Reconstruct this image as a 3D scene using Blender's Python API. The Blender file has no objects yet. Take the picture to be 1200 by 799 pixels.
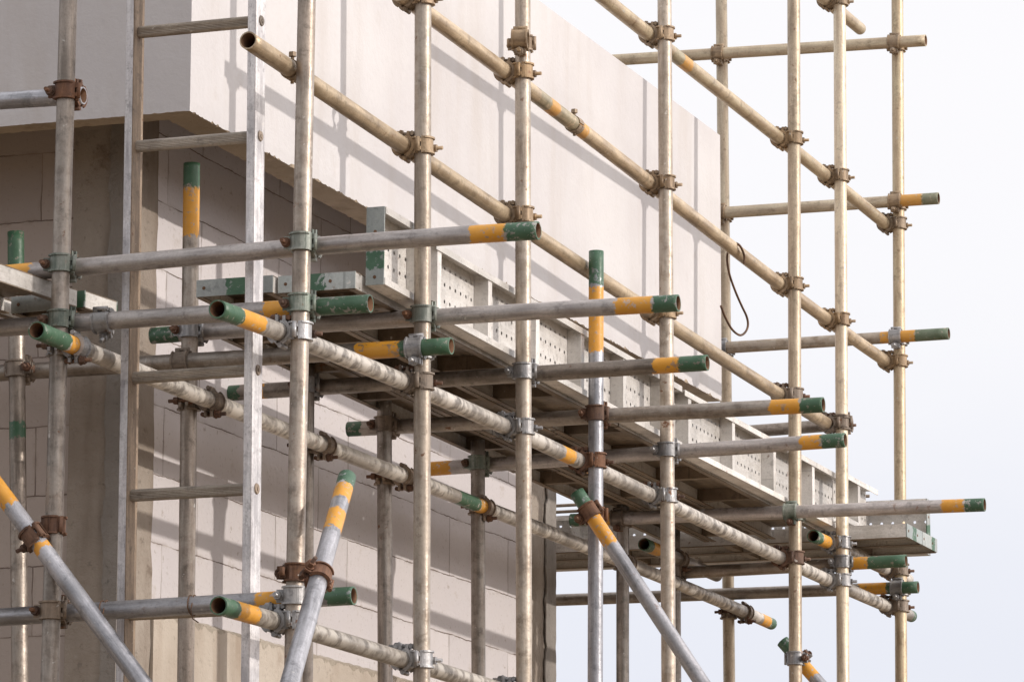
import bpy, bmesh, math, random
from mathutils import Vector, Matrix, noise as mn
random.seed(7)
# ---- measured layout: metres, X right along the cross poles, Y away along the facade, Z up, camera at the origin ----
TUBES = {'A': [(-4.902, 10.0717, -1.6), (-4.9328, 10.2112, 5.2)],
 'B': [(-4.9404, 11.0945, -1.6), (-4.9374, 11.0379, 2.7459)],
 'C': [(-4.22, 10.0717, -1.6), (-4.22, 10.2112, 5.2)],
 'D': [(-4.22, 11.0945, -1.6), (-4.22, 11.0059, 5.2)],
 'E': [(-4.22, 11.9494, -1.6), (-4.22, 11.8623, 5.2)],
 'F': [(-4.22, 12.5477, -1.6), (-4.22, 12.5921, 2.7413)],
 'G': [(-4.22, 13.3573, -1.6), (-4.22, 13.3124, 5.2)],
 'G1': [(-5.1045, 10.0855, 1.7225), (-2.4165, 10.0855, -1.6)],
 'G2': [(-4.12, 10.2377, 1.6713), (-3.3596, 6.4373, -1.6)],
 'G3': [(-4.2623, 12.5245, 1.9582), (-1.8878, 12.5245, -1.6)],
 'G4': [(-4.2863, 14.9291, 1.7481), (-1.3704, 14.9291, -1.6)],
 'H': [(-4.8815, 16.289, -1.6), (-4.9843, 16.5106, 5.2)],
 'I': [(-4.22, 14.7853, -1.6), (-4.22, 14.9529, 5.2)],
 'J': [(-4.22, 15.4414, -1.6), (-4.22, 15.6049, 5.2)],
 'K': [(-4.22, 16.289, -1.6), (-4.22, 16.5106, 5.2)],
 'L': [(-5.302, 10.9476, -1.6), (-5.4541, 10.9476, 2.5601)],
 'L0': [(-4.272, 15.1137, 4.3302), (-4.272, 15.4743, 4.3044), (-4.272, 16.0868, 4.3467)],
 'L1': [(-4.272, 12.5873, 3.6395), (-4.272, 13.2935, 3.6315), (-4.272, 13.8515, 3.6301), (-4.272, 14.4663, 3.6289), (-4.272, 15.448, 3.6197),
        (-4.272, 16.5068, 3.6109)],
 'L2': [(-4.272, 10.9704, 3.1708), (-4.272, 11.3022, 3.1882), (-4.272, 11.7292, 3.1672), (-4.272, 12.3608, 3.1495), (-4.272, 13.1524, 3.1256),
        (-4.272, 13.7328, 3.0957), (-4.272, 14.3665, 3.0847), (-4.272, 15.3302, 3.0607), (-4.272, 16.0265, 3.0493), (-4.272, 16.4494, 3.0354)],
 'L3': [(-4.272, 9.8953, 2.7776), (-4.272, 10.1391, 2.7741), (-4.272, 10.5463, 2.758), (-4.272, 10.8353, 2.7456), (-4.272, 11.3472, 2.7345),
        (-4.272, 11.8376, 2.7229), (-4.272, 12.256, 2.7052), (-4.272, 12.9331, 2.6909), (-4.272, 13.726, 2.6659), (-4.272, 14.6151, 2.6584),
        (-4.272, 15.5072, 2.6439)],
 'L4': [(-4.272, 9.724, 2.0336), (-4.272, 10.0114, 2.0474), (-4.272, 10.4829, 2.0589), (-4.272, 10.9937, 2.0592), (-4.272, 11.4499, 2.0665),
        (-4.272, 11.8438, 2.07), (-4.272, 12.3634, 2.0675), (-4.272, 12.9299, 2.0713), (-4.272, 13.7455, 2.0506), (-4.272, 14.1981, 2.0452),
        (-4.272, 14.656, 2.0492), (-4.272, 15.3516, 2.045), (-4.272, 16.1173, 2.0429), (-4.272, 16.7799, 2.0467)],
 'L5': [(-4.868, 9.9062, 2.049), (-4.868, 10.6863, 2.049), (-4.868, 11.2149, 2.0437), (-4.868, 11.8799, 2.041), (-4.868, 12.534, 2.0385),
        (-4.868, 13.2733, 2.0658), (-4.868, 13.9699, 2.0535), (-4.868, 14.7322, 2.0496), (-4.868, 15.5701, 2.0485), (-4.868, 16.0211, 2.0479),
        (-4.868, 16.7923, 2.042)],
 'L6': [(-4.272, 9.7595, 1.285), (-4.272, 10.0056, 1.2847), (-4.272, 10.5045, 1.2858), (-4.272, 10.8368, 1.2817), (-4.272, 11.3706, 1.2763),
        (-4.272, 12.0277, 1.2725), (-4.272, 12.7538, 1.2684)],
 'L7': [(-4.868, 15.0867, 2.153), (-4.868, 15.2793, 2.1475), (-4.868, 16.0231, 2.1467)],
 'L8': [(-4.272, 15.3094, 2.1842), (-4.272, 15.5496, 2.187), (-4.272, 16.2724, 2.1903), (-4.272, 16.7325, 2.1913)],
 'M': [(-4.9204, 11.9494, -1.6), (-4.9258, 11.8994, 2.3051)],
 'N': [(-4.8776, 12.5477, -1.6), (-4.9393, 12.5877, 2.3179)],
 'O': [(-4.8711, 13.3573, -1.6), (-4.8907, 13.3317, 2.2791)],
 'P': [(-4.8611, 14.7853, -1.6), (-4.8844, 14.8808, 2.2755)],
 'Q': [(-4.8498, 15.4414, -1.6), (-4.8908, 15.5345, 2.2728)],
 'T0': [(-5.3021, 10.2132, 2.763), (-5.1119, 10.2131, 2.7576), (-4.8932, 10.213, 2.7545)],
 'T1': [(-5.1634, 10.2031, 2.2705), (-4.8555, 10.2033, 2.2787), (-4.3904, 10.2033, 2.2813), (-4.0976, 10.2035, 2.291), (-3.6577, 10.2034, 2.2869),
        (-3.5777, 10.2034, 2.2875)],
 'T10': [(-5.6998, 16.3581, 2.1174), (-4.8744, 16.3581, 2.1167), (-4.135, 16.3579, 2.1099)],
 'T11': [(-4.958, 15.5825, 2.1034), (-4.0573, 15.5827, 2.1124), (-3.984, 15.5827, 2.1136)],
 'T12': [(-5.7287, 16.4323, 4.3938), (-5.1269, 16.4319, 4.3825), (-4.3464, 16.4314, 4.3662), (-4.0877, 16.4312, 4.3587)],
 'T13': [(-4.9834, 16.4096, 3.6978), (-4.7823, 16.4096, 3.6963), (-4.3, 16.4096, 3.6961), (-4.0393, 16.4095, 3.6928)],
 'T14': [(-4.9812, 16.3911, 3.1285), (-4.5405, 16.3912, 3.1324), (-4.0015, 16.3912, 3.1317)],
 'T15': [(-5.0823, 15.5952, 2.6329), (-4.5969, 15.5955, 2.6447), (-4.2219, 15.5956, 2.6517)],
 'T16': [(-5.2444, 10.1838, 1.3295), (-5.0595, 10.1839, 1.3341), (-4.5294, 10.1841, 1.347), (-4.0761, 10.1842, 1.3497)],
 'T2': [(-5.2763, 10.2001, 2.1234), (-4.8504, 10.2, 2.121), (-4.5174, 10.2001, 2.125), (-4.1138, 10.2001, 2.1229), (-4.0438, 10.2, 2.122)],
 'T4': [(-5.0809, 11.0963, 2.2563), (-4.8417, 11.0962, 2.2583), (-4.551, 11.0962, 2.2581), (-4.2787, 11.0963, 2.2564), (-4.0386, 11.0963, 2.2576),
        (-3.5977, 11.0963, 2.2534), (-3.4779, 11.0963, 2.2532)],
 'T5': [(-5.6828, 10.9936, 2.1549), (-5.4808, 10.9936, 2.1523), (-5.0089, 10.9936, 2.1553), (-4.6626, 10.9936, 2.1526), (-4.3416, 10.9936, 2.1511),
        (-4.1129, 10.9936, 2.1522)],
 'T6': [(-5.2399, 11.9523, 2.2345), (-4.7952, 11.9523, 2.2339), (-4.1656, 11.9523, 2.238), (-3.8757, 11.9522, 2.2397), (-3.6564, 11.9522, 2.24)],
 'T7': [(-5.084, 12.6387, 2.2198), (-4.8796, 12.6387, 2.2202), (-4.0995, 12.6387, 2.2161), (-3.8001, 12.6387, 2.2151), (-3.4894, 12.6387, 2.2145)],
 'T8': [(-5.1134, 13.3842, 2.1997), (-4.8262, 13.3842, 2.2017), (-4.1021, 13.3841, 2.2132), (-3.866, 13.3841, 2.2198), (-3.6218, 13.3841, 2.2244)],
 'T9': [(-5.0695, 14.8273, 2.2153), (-4.7929, 14.8272, 2.2114), (-4.2861, 14.8272, 2.2115), (-3.8579, 14.8271, 2.206), (-3.498, 14.8269, 2.1987)]}
CAM = [[0.94174, 0.33633, 0.002732], [0.058513, -0.171827, 0.983388], [-0.331212, 0.925936, 0.181496]]
FOC = 4985.93
HOOK = [(-4.242, 14.3213, 3.0356), (-4.24, 14.3154, 3.0655), (-4.24, 14.2627, 3.0894), (-4.272, 14.2957, 3.1074), (-4.302, 14.3316, 3.0946), (-4.304, 14.3162, 3.0543), (-4.302, 14.3401, 3.0026), (-4.302, 14.4134, 2.9539), (-4.302, 14.4875, 2.9174), (-4.302, 14.5516, 2.8882), (-4.302, 14.5671, 2.8595), (-4.302, 14.5338, 2.8284), (-4.302, 14.4632, 2.8044), (-4.302, 14.3674, 2.8083), (-4.302, 14.2837, 2.8368), (-4.302, 14.23, 2.8688)]

sc = bpy.context.scene
COL = sc.collection
R = .02415
GROUND = -1.6
# ------------------------------------------------------------------ node helpers
def new_mat(name):
    m = bpy.data.materials.new(name); m.use_nodes = True
    nt = m.node_tree
    for n in list(nt.nodes): nt.nodes.remove(n)
    out = nt.nodes.new('ShaderNodeOutputMaterial'); b = nt.nodes.new('ShaderNodeBsdfPrincipled')
    nt.links.new(b.outputs[0], out.inputs[0])
    return m, nt, b, out
class NT:
    def __init__(s, nt): s.nt = nt
    def set(s, sock, v):
        if hasattr(v, 'links') or isinstance(v, bpy.types.NodeSocket): s.nt.links.new(v, sock)
        else: sock.default_value = v
    def math(s, op, a, b=0.0, c=None, clamp=False):
        n = s.nt.nodes.new('ShaderNodeMath'); n.operation = op; n.use_clamp = clamp
        s.set(n.inputs[0], a); s.set(n.inputs[1], b)
        if c is not None: s.set(n.inputs[2], c)
        return n.outputs[0]
    def noise(s, vec, scale, detail=3, rough=.55, out=0):
        n = s.nt.nodes.new('ShaderNodeTexNoise'); s.set(n.inputs['Vector'], vec)
        n.inputs['Scale'].default_value = scale; n.inputs['Detail'].default_value = detail; n.inputs['Roughness'].default_value = rough
        return n.outputs[out]
    def ramp(s, f, lo, hi):          # smooth 0..1 between lo and hi
        n = s.nt.nodes.new('ShaderNodeMapRange'); n.interpolation_type = 'SMOOTHSTEP'
        s.set(n.inputs[0], f); n.inputs[1].default_value = lo; n.inputs[2].default_value = hi
        return n.outputs[0]
    def mix(s, f, a, b):
        n = s.nt.nodes.new('ShaderNodeMix'); n.data_type = 'RGBA'
        s.set(n.inputs[0], f)
        for i, v in ((6, a), (7, b)):
            if isinstance(v, tuple) and len(v) == 3: v = v + (1,)
            s.set(n.inputs[i], v)
        return n.outputs[2]
    def attr(s, name, out='Fac'):
        n = s.nt.nodes.new('ShaderNodeAttribute'); n.attribute_name = name; return n.outputs[out]
    def coord(s, out='Object'):
        return s.nt.nodes.new('ShaderNodeTexCoord').outputs[out]
    def rnd(s): return s.nt.nodes.new('ShaderNodeObjectInfo').outputs['Random']
    def vmath(s, op, a, b=(0, 0, 0)):
        n = s.nt.nodes.new('ShaderNodeVectorMath'); n.operation = op; s.set(n.inputs[0], a); s.set(n.inputs[1], b); return n.outputs[0]
    def comb(s, x, y, z=0.0):
        n = s.nt.nodes.new('ShaderNodeCombineXYZ'); s.set(n.inputs[0], x); s.set(n.inputs[1], y); s.set(n.inputs[2], z); return n.outputs[0]
    def sep(s, v):
        n = s.nt.nodes.new('ShaderNodeSeparateXYZ'); s.set(n.inputs[0], v); return n.outputs
    def bump(s, h, strength, dist, b):
        n = s.nt.nodes.new('ShaderNodeBump'); s.set(n.inputs['Height'], h)
        n.inputs['Strength'].default_value = strength; n.inputs['Distance'].default_value = dist
        s.nt.links.new(n.outputs[0], b.inputs['Normal'])

GREEN, YELLOW = (.030, .100, .050), (.66, .30, .018)
def metal_mat(name, c1, c2, cement=.0, rust=.25, metallic=.35, rough=.5, streak=1.0, pit=.45):
    """weathered galvanised steel with painted length marks (attributes g and y hold the signed distance into a band)"""
    m, nt, b, out = new_mat(name); t = NT(nt)
    off = t.comb(t.math('MULTIPLY', t.rnd(), 37.0), t.math('MULTIPLY', t.rnd(), 91.0), 0.0)
    v = t.vmath('ADD', t.coord(), off)
    uv = t.sep(t.coord('UV'))
    tv = t.vmath('ADD', t.comb(t.math('MULTIPLY', uv[0], 60.0), t.math('MULTIPLY', uv[1], 5.0), 0.0), off)
    n1 = t.ramp(t.noise(v, 7, 5, .62), .33, .68)
    n2 = t.ramp(t.noise(tv, 1.0, 4, .6), .42, .62)
    col = t.mix(n1, c1, c2)
    col = t.mix(t.math('MULTIPLY', n2, .38 * streak), col, tuple(min(1, c * 1.55 + .03) for c in c2))
    dk = t.ramp(t.noise(v, 26, 4, .7), .54, .68)
    col = t.mix(t.math('MULTIPLY', dk, .5), col, tuple(c * .5 for c in c1))
    pt = t.ramp(t.noise(tv, 6.0, 4, .75), .58, .66)
    col = t.mix(t.math('MULTIPLY', pt, pit), col, tuple(c * .38 for c in c1))
    gr = t.noise(v, 140, 3, .7); col = t.mix(t.math('MULTIPLY', t.ramp(gr, .35, .75), .28), col, tuple(c * .6 for c in c1))
    # cement wash left in rings and runs
    if cement > 0:
        rg = t.noise(t.comb(t.math('MULTIPLY', uv[1], 26.0), t.math('MULTIPLY', uv[0], 22.0), t.math('MULTIPLY', t.rnd(), 30.0)), 1.0, 3, .6)
        big = t.ramp(t.noise(v, 2.2, 2, .5), .32, .55)
        cm = t.math('MULTIPLY', t.math('MULTIPLY', t.ramp(rg, .38, .58), big), cement)
        col = t.mix(cm, col, (.62, .57, .50))
    # rust freckles
    rf = t.math('MULTIPLY', t.ramp(t.noise(v, 34, 3, .6), .63, .72), t.ramp(t.noise(v, 3.1, 2, .5), .46, .62))
    col = t.mix(t.math('MULTIPLY', rf, rust * 2.4, clamp=True), col, (.20, .085, .035))
    wh = t.ramp(t.noise(v, 48, 2, .5), .70, .76)
    col = t.mix(t.math('MULTIPLY', wh, .6), col, (.66, .63, .58))
    gy = t.math('FRACT', t.math('MULTIPLY', t.rnd(), 7.31)); bwn = nt.nodes.new('ShaderNodeRGBToBW'); nt.links.new(col, bwn.inputs[0])
    col = t.mix(t.math('MULTIPLY', gy, .38), col, t.comb(bwn.outputs[0], t.math('MULTIPLY', bwn.outputs[0], .96), t.math('MULTIPLY', bwn.outputs[0], .92)))
    bv_ = t.math('ADD', .80, t.math('MULTIPLY', t.rnd(), .38)); col = t.vmath('MULTIPLY', col, t.comb(bv_, bv_, bv_))
    # painted length marks, chipped and ragged at their edges
    edge = t.math('MULTIPLY', t.math('SUBTRACT', t.noise(v, 55, 3, .6), .5), .048)
    chip = t.ramp(t.math('ADD', t.math('MULTIPLY', t.noise(v, 62, 4, .68), .7), t.math('MULTIPLY', t.noise(v, 19, 3, .6), .3)), .555, .60)
    keep = t.math('SUBTRACT', 1.0, t.math('MULTIPLY', chip, .72))
    shade = t.ramp(t.noise(v, 17, 3, .6), .35, .7)
    for at, c in (('y', YELLOW), ('g', GREEN)):
        mk = t.math('MULTIPLY', t.ramp(t.math('ADD', t.attr(at), edge), -.002, .003), keep)
        mk = t.math('MULTIPLY', mk, t.math('SUBTRACT', 1.0, t.math('MULTIPLY', t.attr('wear'), .8 if at == 'g' else .3)))
        cc = t.mix(t.math('MULTIPLY', shade, .45), c, (c[0] * 1.1 + .05, c[1] * 1.15 + .05, c[2] + .05))
        col = t.mix(t.math('MULTIPLY', mk, .96), col, cc)
        if at == 'y': py = mk
        else: pg = mk
    nt.links.new(col, b.inputs['Base Color'])
    paint = t.math('MAXIMUM', py, pg)
    nt.links.new(t.math('MULTIPLY', t.math('SUBTRACT', 1.0, paint), metallic), b.inputs['Metallic'])
    rr_ = t.math('ADD', t.math('MULTIPLY', n1, .18), rough - .09)
    nt.links.new(rr_, b.inputs['Roughness'])
    h = t.math('ADD', t.math('MULTIPLY', t.noise(v, 55, 4, .6), .6), t.math('MULTIPLY', t.noise(v, 9, 2, .5), .6))
    t.bump(h, .5, .004, b)
    return m
MAT = {}
MAT['grey'] = metal_mat('galvanised_grey', (.33, .30, .29), (.49, .455, .44), metallic=.5, rough=.46)
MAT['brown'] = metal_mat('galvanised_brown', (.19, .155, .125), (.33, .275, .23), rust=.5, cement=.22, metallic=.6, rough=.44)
MAT['tan'] = metal_mat('galvanised_tan', (.275, .21, .15), (.41, .335, .255), rust=.55, cement=.3, metallic=.5, rough=.45)
MAT['glow_cream'] = metal_mat('galvanised_glow_cream', (.54, .40, .245), (.72, .56, .37), metallic=.35, rough=.45)  # warm glow of the upper right put into the poles' base colour
MAT['sand'] = metal_mat('galvanised_sand', (.37, .275, .18), (.55, .44, .30), rust=.3, metallic=.4, rough=.45)
MAT['cement'] = metal_mat('galvanised_cement', (.19, .165, .14), (.32, .28, .24), cement=1.0, metallic=.4)
MAT['blue'] = metal_mat('galvanised_blue', (.26, .265, .29), (.42, .425, .465), rust=.2, metallic=.6, rough=.42)
MAT['plank'] = metal_mat('plank_steel', (.54, .51, .47), (.72, .69, .65), rust=.3, metallic=.15, streak=.5)
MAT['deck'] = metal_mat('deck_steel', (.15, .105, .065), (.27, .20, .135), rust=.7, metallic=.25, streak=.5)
MAT['cap'] = metal_mat('cap_steel', (.30, .34, .33), (.42, .46, .45), rust=.2, metallic=.2, streak=.5)
MAT['alu'] = metal_mat('ladder_aluminium', (.42, .40, .415), (.72, .70, .72), rust=.12, metallic=.3, rough=.42, pit=.8)
MAT['rung'] = metal_mat('ladder_rung', (.26, .22, .18), (.42, .37, .31), rust=.1, metallic=.3)
MAT['web_shade'] = metal_mat('rail_web_shaded', (.20, .135, .085), (.34, .24, .155), rust=.5, metallic=.0, rough=.75)  # brown shade of the left rail's inner web, painted into its colour
MAT['c_rust'] = metal_mat('clamp_rust', (.075, .035, .022), (.19, .088, .042), rust=1, metallic=.1, rough=.75)
MAT['c_grey'] = metal_mat('clamp_grey', (.20, .20, .205), (.40, .395, .40), rust=.5, metallic=.5, rough=.45)
MAT['c_brown'] = metal_mat('clamp_brown', (.17, .125, .09), (.29, .22, .16), rust=.8, metallic=.2, rough=.6)
MAT['c_tan'] = metal_mat('clamp_tan', (.20, .125, .065), (.42, .29, .16), rust=.4, metallic=.2, rough=.55)
MAT['c_green'] = metal_mat('clamp_green', (.085, .13, .095), (.27, .285, .25), rust=.5, metallic=.2)
def simple(name, col, rough=.8, metallic=0.0, n=.3):
    m, nt, b, out = new_mat(name); t = NT(nt)
    f = t.ramp(t.noise(t.coord(), 22, 4, .65), .35, .68)
    c = t.mix(f, tuple(x * (1 - n) for x in col), tuple(min(1, x * (1 + n)) for x in col))
    nt.links.new(c, b.inputs['Base Color']); b.inputs['Roughness'].default_value = rough; b.inputs['Metallic'].default_value = metallic
    return m
MAT['inside'] = simple('tube_bore', (.17, .09, .05), .9)
MAT['wire'] = simple('rusty_wire', (.13, .07, .04), .7, .3)
def sheet_mat(name, base, pitch_u, pitch_v, rad, margin):
    """steel sheet with real punched holes (see-through), UV in metres, v centred on 0"""
    m = base.copy(); m.name = name; nt = m.node_tree; t = NT(nt)
    out = [n for n in nt.nodes if n.type == 'OUTPUT_MATERIAL'][0]; b = [n for n in nt.nodes if n.type == 'BSDF_PRINCIPLED'][0]
    uv = t.sep(t.coord('UV'))
    fu = t.math('MULTIPLY', t.math('SUBTRACT', t.math('FRACT', t.math('DIVIDE', uv[1], pitch_u)), .5), pitch_u)
    fv = t.math('MULTIPLY', t.math('SUBTRACT', t.math('FRACT', t.math('DIVIDE', uv[0], pitch_v)), .5), pitch_v)
    d = t.math('SQRT', t.math('ADD', t.math('MULTIPLY', fu, fu), t.math('MULTIPLY', fv, fv)))
    inr = t.math('LESS_THAN', t.math('ABSOLUTE', uv[0]), margin)
    hole = t.math('MULTIPLY', t.math('LESS_THAN', d, rad), inr)
    tr = nt.nodes.new('ShaderNodeBsdfTransparent'); mx = nt.nodes.new('ShaderNodeMixShader')
    nt.links.new(hole, mx.inputs[0]); nt.links.new(b.outputs[0], mx.inputs[1]); nt.links.new(tr.outputs[0], mx.inputs[2])
    nt.links.new(mx.outputs[0], out.inputs[0])
    return m
MAT['sheet'] = sheet_mat('punched_plank_sheet', MAT['plank'], .045, .05, .0058, .078)
MAT['flange'] = sheet_mat('punched_plank_flange', MAT['plank'], .06, .044, .0055, .02)
MAT['dsheet'] = sheet_mat('punched_deck_sheet', MAT['deck'], .045, .05, .0055, .078)
# ------------------------------------------------------------------ object helpers
def link(o): COL.objects.link(o); return o
def tag(o, label=None, cat=None, group=None, kind=None):
    if label: o['label'] = label
    if cat: o['category'] = cat
    if group: o['group'] = group
    if kind: o['kind'] = kind
    return o
def empty(name, loc, label, cat, group=None):
    o = bpy.data.objects.new(name, None); o.location = loc; o.empty_display_size = .1
    return tag(link(o), label, cat, group)
def mesh_obj(name, verts, faces, mats, parent=None, loc=(0, 0, 0), fm=None, uv=None, attrs=None, smooth=None):
    me = bpy.data.meshes.new(name); me.from_pydata([tuple(v) for v in verts], [], faces)
    for mm in (mats if isinstance(mats, (list, tuple)) else [mats]): me.materials.append(mm)
    if fm: me.polygons.foreach_set('material_index', fm)
    if uv:
        ul = me.uv_layers.new(name='UVMap')
        for p in me.polygons:
            for li, vi in zip(p.loop_indices, p.vertices): ul.data[li].uv = uv[vi]
    for k, vals in (attrs or {}).items():
        a = me.attributes.new(k, 'FLOAT', 'POINT'); a.data.foreach_set('value', vals)
    if smooth: me.polygons.foreach_set('use_smooth', smooth)
    me.update()
    o = bpy.data.objects.new(name, me); o.location = loc; o.parent = parent
    return link(o)
def with_bands(me_attrs, n): return {'g': [-1.0] * n, 'y': [-1.0] * n}
class MB:
    """collects boxes / prisms / tubes into one mesh"""
    def __init__(s): s.v = []; s.f = []; s.uv = []; s.sm = []; s.g = []; s.y = []
    def box(s, lo, hi, M=None, g=-1.0, uvax=(0, 1)):
        n = len(s.v)
        for x in (lo[0], hi[0]):
            for y in (lo[1], hi[1]):
                for z in (lo[2], hi[2]):
                    p = Vector((x, y, z)); s.uv.append((p[uvax[0]], p[uvax[1]]))
                    s.v.append(M @ p if M else p); s.g.append(g); s.y.append(-1.0)
        for f in ((0, 1, 3, 2), (4, 6, 7, 5), (0, 4, 5, 1), (2, 3, 7, 6), (0, 2, 6, 4), (1, 5, 7, 3)):
            s.f.append(tuple(n + i for i in f)); s.sm.append(False)
        return s
    def cyl(s, a, b, r, n=12, cap=True, smooth=True, r2=None):
        a = Vector(a); b = Vector(b); d = (b - a).normalized(); q = d.to_track_quat('Z', 'Y').to_matrix()
        k = len(s.v); r2 = r if r2 is None else r2; L = (b - a).length
        for e, (p, rr) in enumerate(((a, r), (b, r2))):
            for i in range(n):
                t = 2 * math.pi * i / n
                s.v.append(p + q @ Vector((math.cos(t) * rr, math.sin(t) * rr, 0))); s.uv.append((t * rr, e * L)); s.g.append(-1.0); s.y.append(-1.0)
        for i in range(n):
            j = (i + 1) % n; s.f.append((k + i, k + j, k + n + j, k + n + i)); s.sm.append(smooth)
        if cap:
            s.f.append(tuple(k + i for i in reversed(range(n)))); s.f.append(tuple(k + n + i for i in range(n))); s.sm += [False, False]
        return s
    def path(s, pts, r, n=8):
        k = len(s.v); pts = [Vector(p) for p in pts]; L = 0; up = None
        for i, p in enumerate(pts):
            d = (pts[min(i + 1, len(pts) - 1)] - pts[max(i - 1, 0)]).normalized()
            if up is None: up = d.orthogonal().normalized()
            up = (up - d * up.dot(d)).normalized(); w_ = d.cross(up)
            if i: L += (p - pts[i - 1]).length
            for j in range(n):
                t = 2 * math.pi * j / n
                s.v.append(p + (up * math.cos(t) + w_ * math.sin(t)) * r); s.uv.append((t * r, L)); s.g.append(-1.0); s.y.append(-1.0)
        for i in range(len(pts) - 1):
            for j in range(n):
                j2 = (j + 1) % n; s.f.append((k + i * n + j, k + i * n + j2, k + (i + 1) * n + j2, k + (i + 1) * n + j)); s.sm.append(True)
        s.f.append(tuple(k + j for j in reversed(range(n)))); s.f.append(tuple(k + (len(pts) - 1) * n + j for j in range(n))); s.sm += [False, False]
        return s
    def arc(s, r0, r1, a0, a1, z0, z1, n=20):
        """curved band round the z axis"""
        k = len(s.v)
        for i in range(n + 1):
            t = a0 + (a1 - a0) * i / n; c, q = math.cos(t), math.sin(t)
            for (r, z) in ((r0, z0), (r1, z0), (r1, z1), (r0, z1)):
                s.v.append(Vector((c * r, q * r, z))); s.uv.append((t * r, z)); s.g.append(-1.0); s.y.append(-1.0)
        for i in range(n):
            for j in range(4):
                j2 = (j + 1) % 4; s.f.append((k + i * 4 + j, k + (i + 1) * 4 + j, k + (i + 1) * 4 + j2, k + i * 4 + j2)); s.sm.append(False)
        s.f.append((k, k + 1, k + 2, k + 3)); e = k + n * 4; s.f.append((e + 3, e + 2, e + 1, e)); s.sm += [False, False]
        return s
    def obj(s, name, mats, parent=None, loc=(0, 0, 0), bevel=0):
        o = mesh_obj(name, s.v, s.f, mats, parent, loc, uv=s.uv, attrs={'g': s.g, 'y': s.y}, smooth=s.sm)
        if bevel:
            md = o.modifiers.new('bevel', 'BEVEL'); md.width = bevel; md.segments = 2; md.limit_method = 'ANGLE'
        return o
# ------------------------------------------------------------------ tubes
def spline(pts, step=.05):
    pts = [Vector(p) for p in pts]
    if len(pts) == 2:
        n = max(2, int((pts[1] - pts[0]).length / step)); return [pts[0].lerp(pts[1], i / n) for i in range(n + 1)]
    # low-order smooth curve through noisy readings: fit a cubic over arc length
    L = [0.0]
    for a, b in zip(pts, pts[1:]): L.append(L[-1] + (b - a).length)
    T = L[-1]; deg = 3 if len(pts) > 5 else 1
    u = [l / T for l in L]
    N = deg + 1
    A = [[sum(x ** (i + j) for x in u) for j in range(N)] for i in range(N)]
    co = []
    for ax in range(3):
        B = [sum((x ** i) * p[ax] for x, p in zip(u, pts)) for i in range(N)]
        M_ = [row[:] + [bb] for row, bb in zip(A, B)]
        for i in range(N):
            pv = max(range(i, N), key=lambda k_: abs(M_[k_][i])); M_[i], M_[pv] = M_[pv], M_[i]
            for k_ in range(i + 1, N):
                f_ = M_[k_][i] / M_[i][i]
                for j in range(i, N + 1): M_[k_][j] -= f_ * M_[i][j]
        x_ = [0] * N
        for i in reversed(range(N)): x_[i] = (M_[i][N] - sum(M_[i][j] * x_[j] for j in range(i + 1, N))) / M_[i][i]
        co.append(x_)
    n = max(2, int(T / step))
    return [Vector([sum(c * (i / n) ** k_ for k_, c in enumerate(co[ax])) for ax in range(3)]) for i in range(n + 1)]
LINES = {}
def band_val(s, bands):
    return max([min(s - a, b - s) for a, b in bands] + [-1.0])
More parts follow.
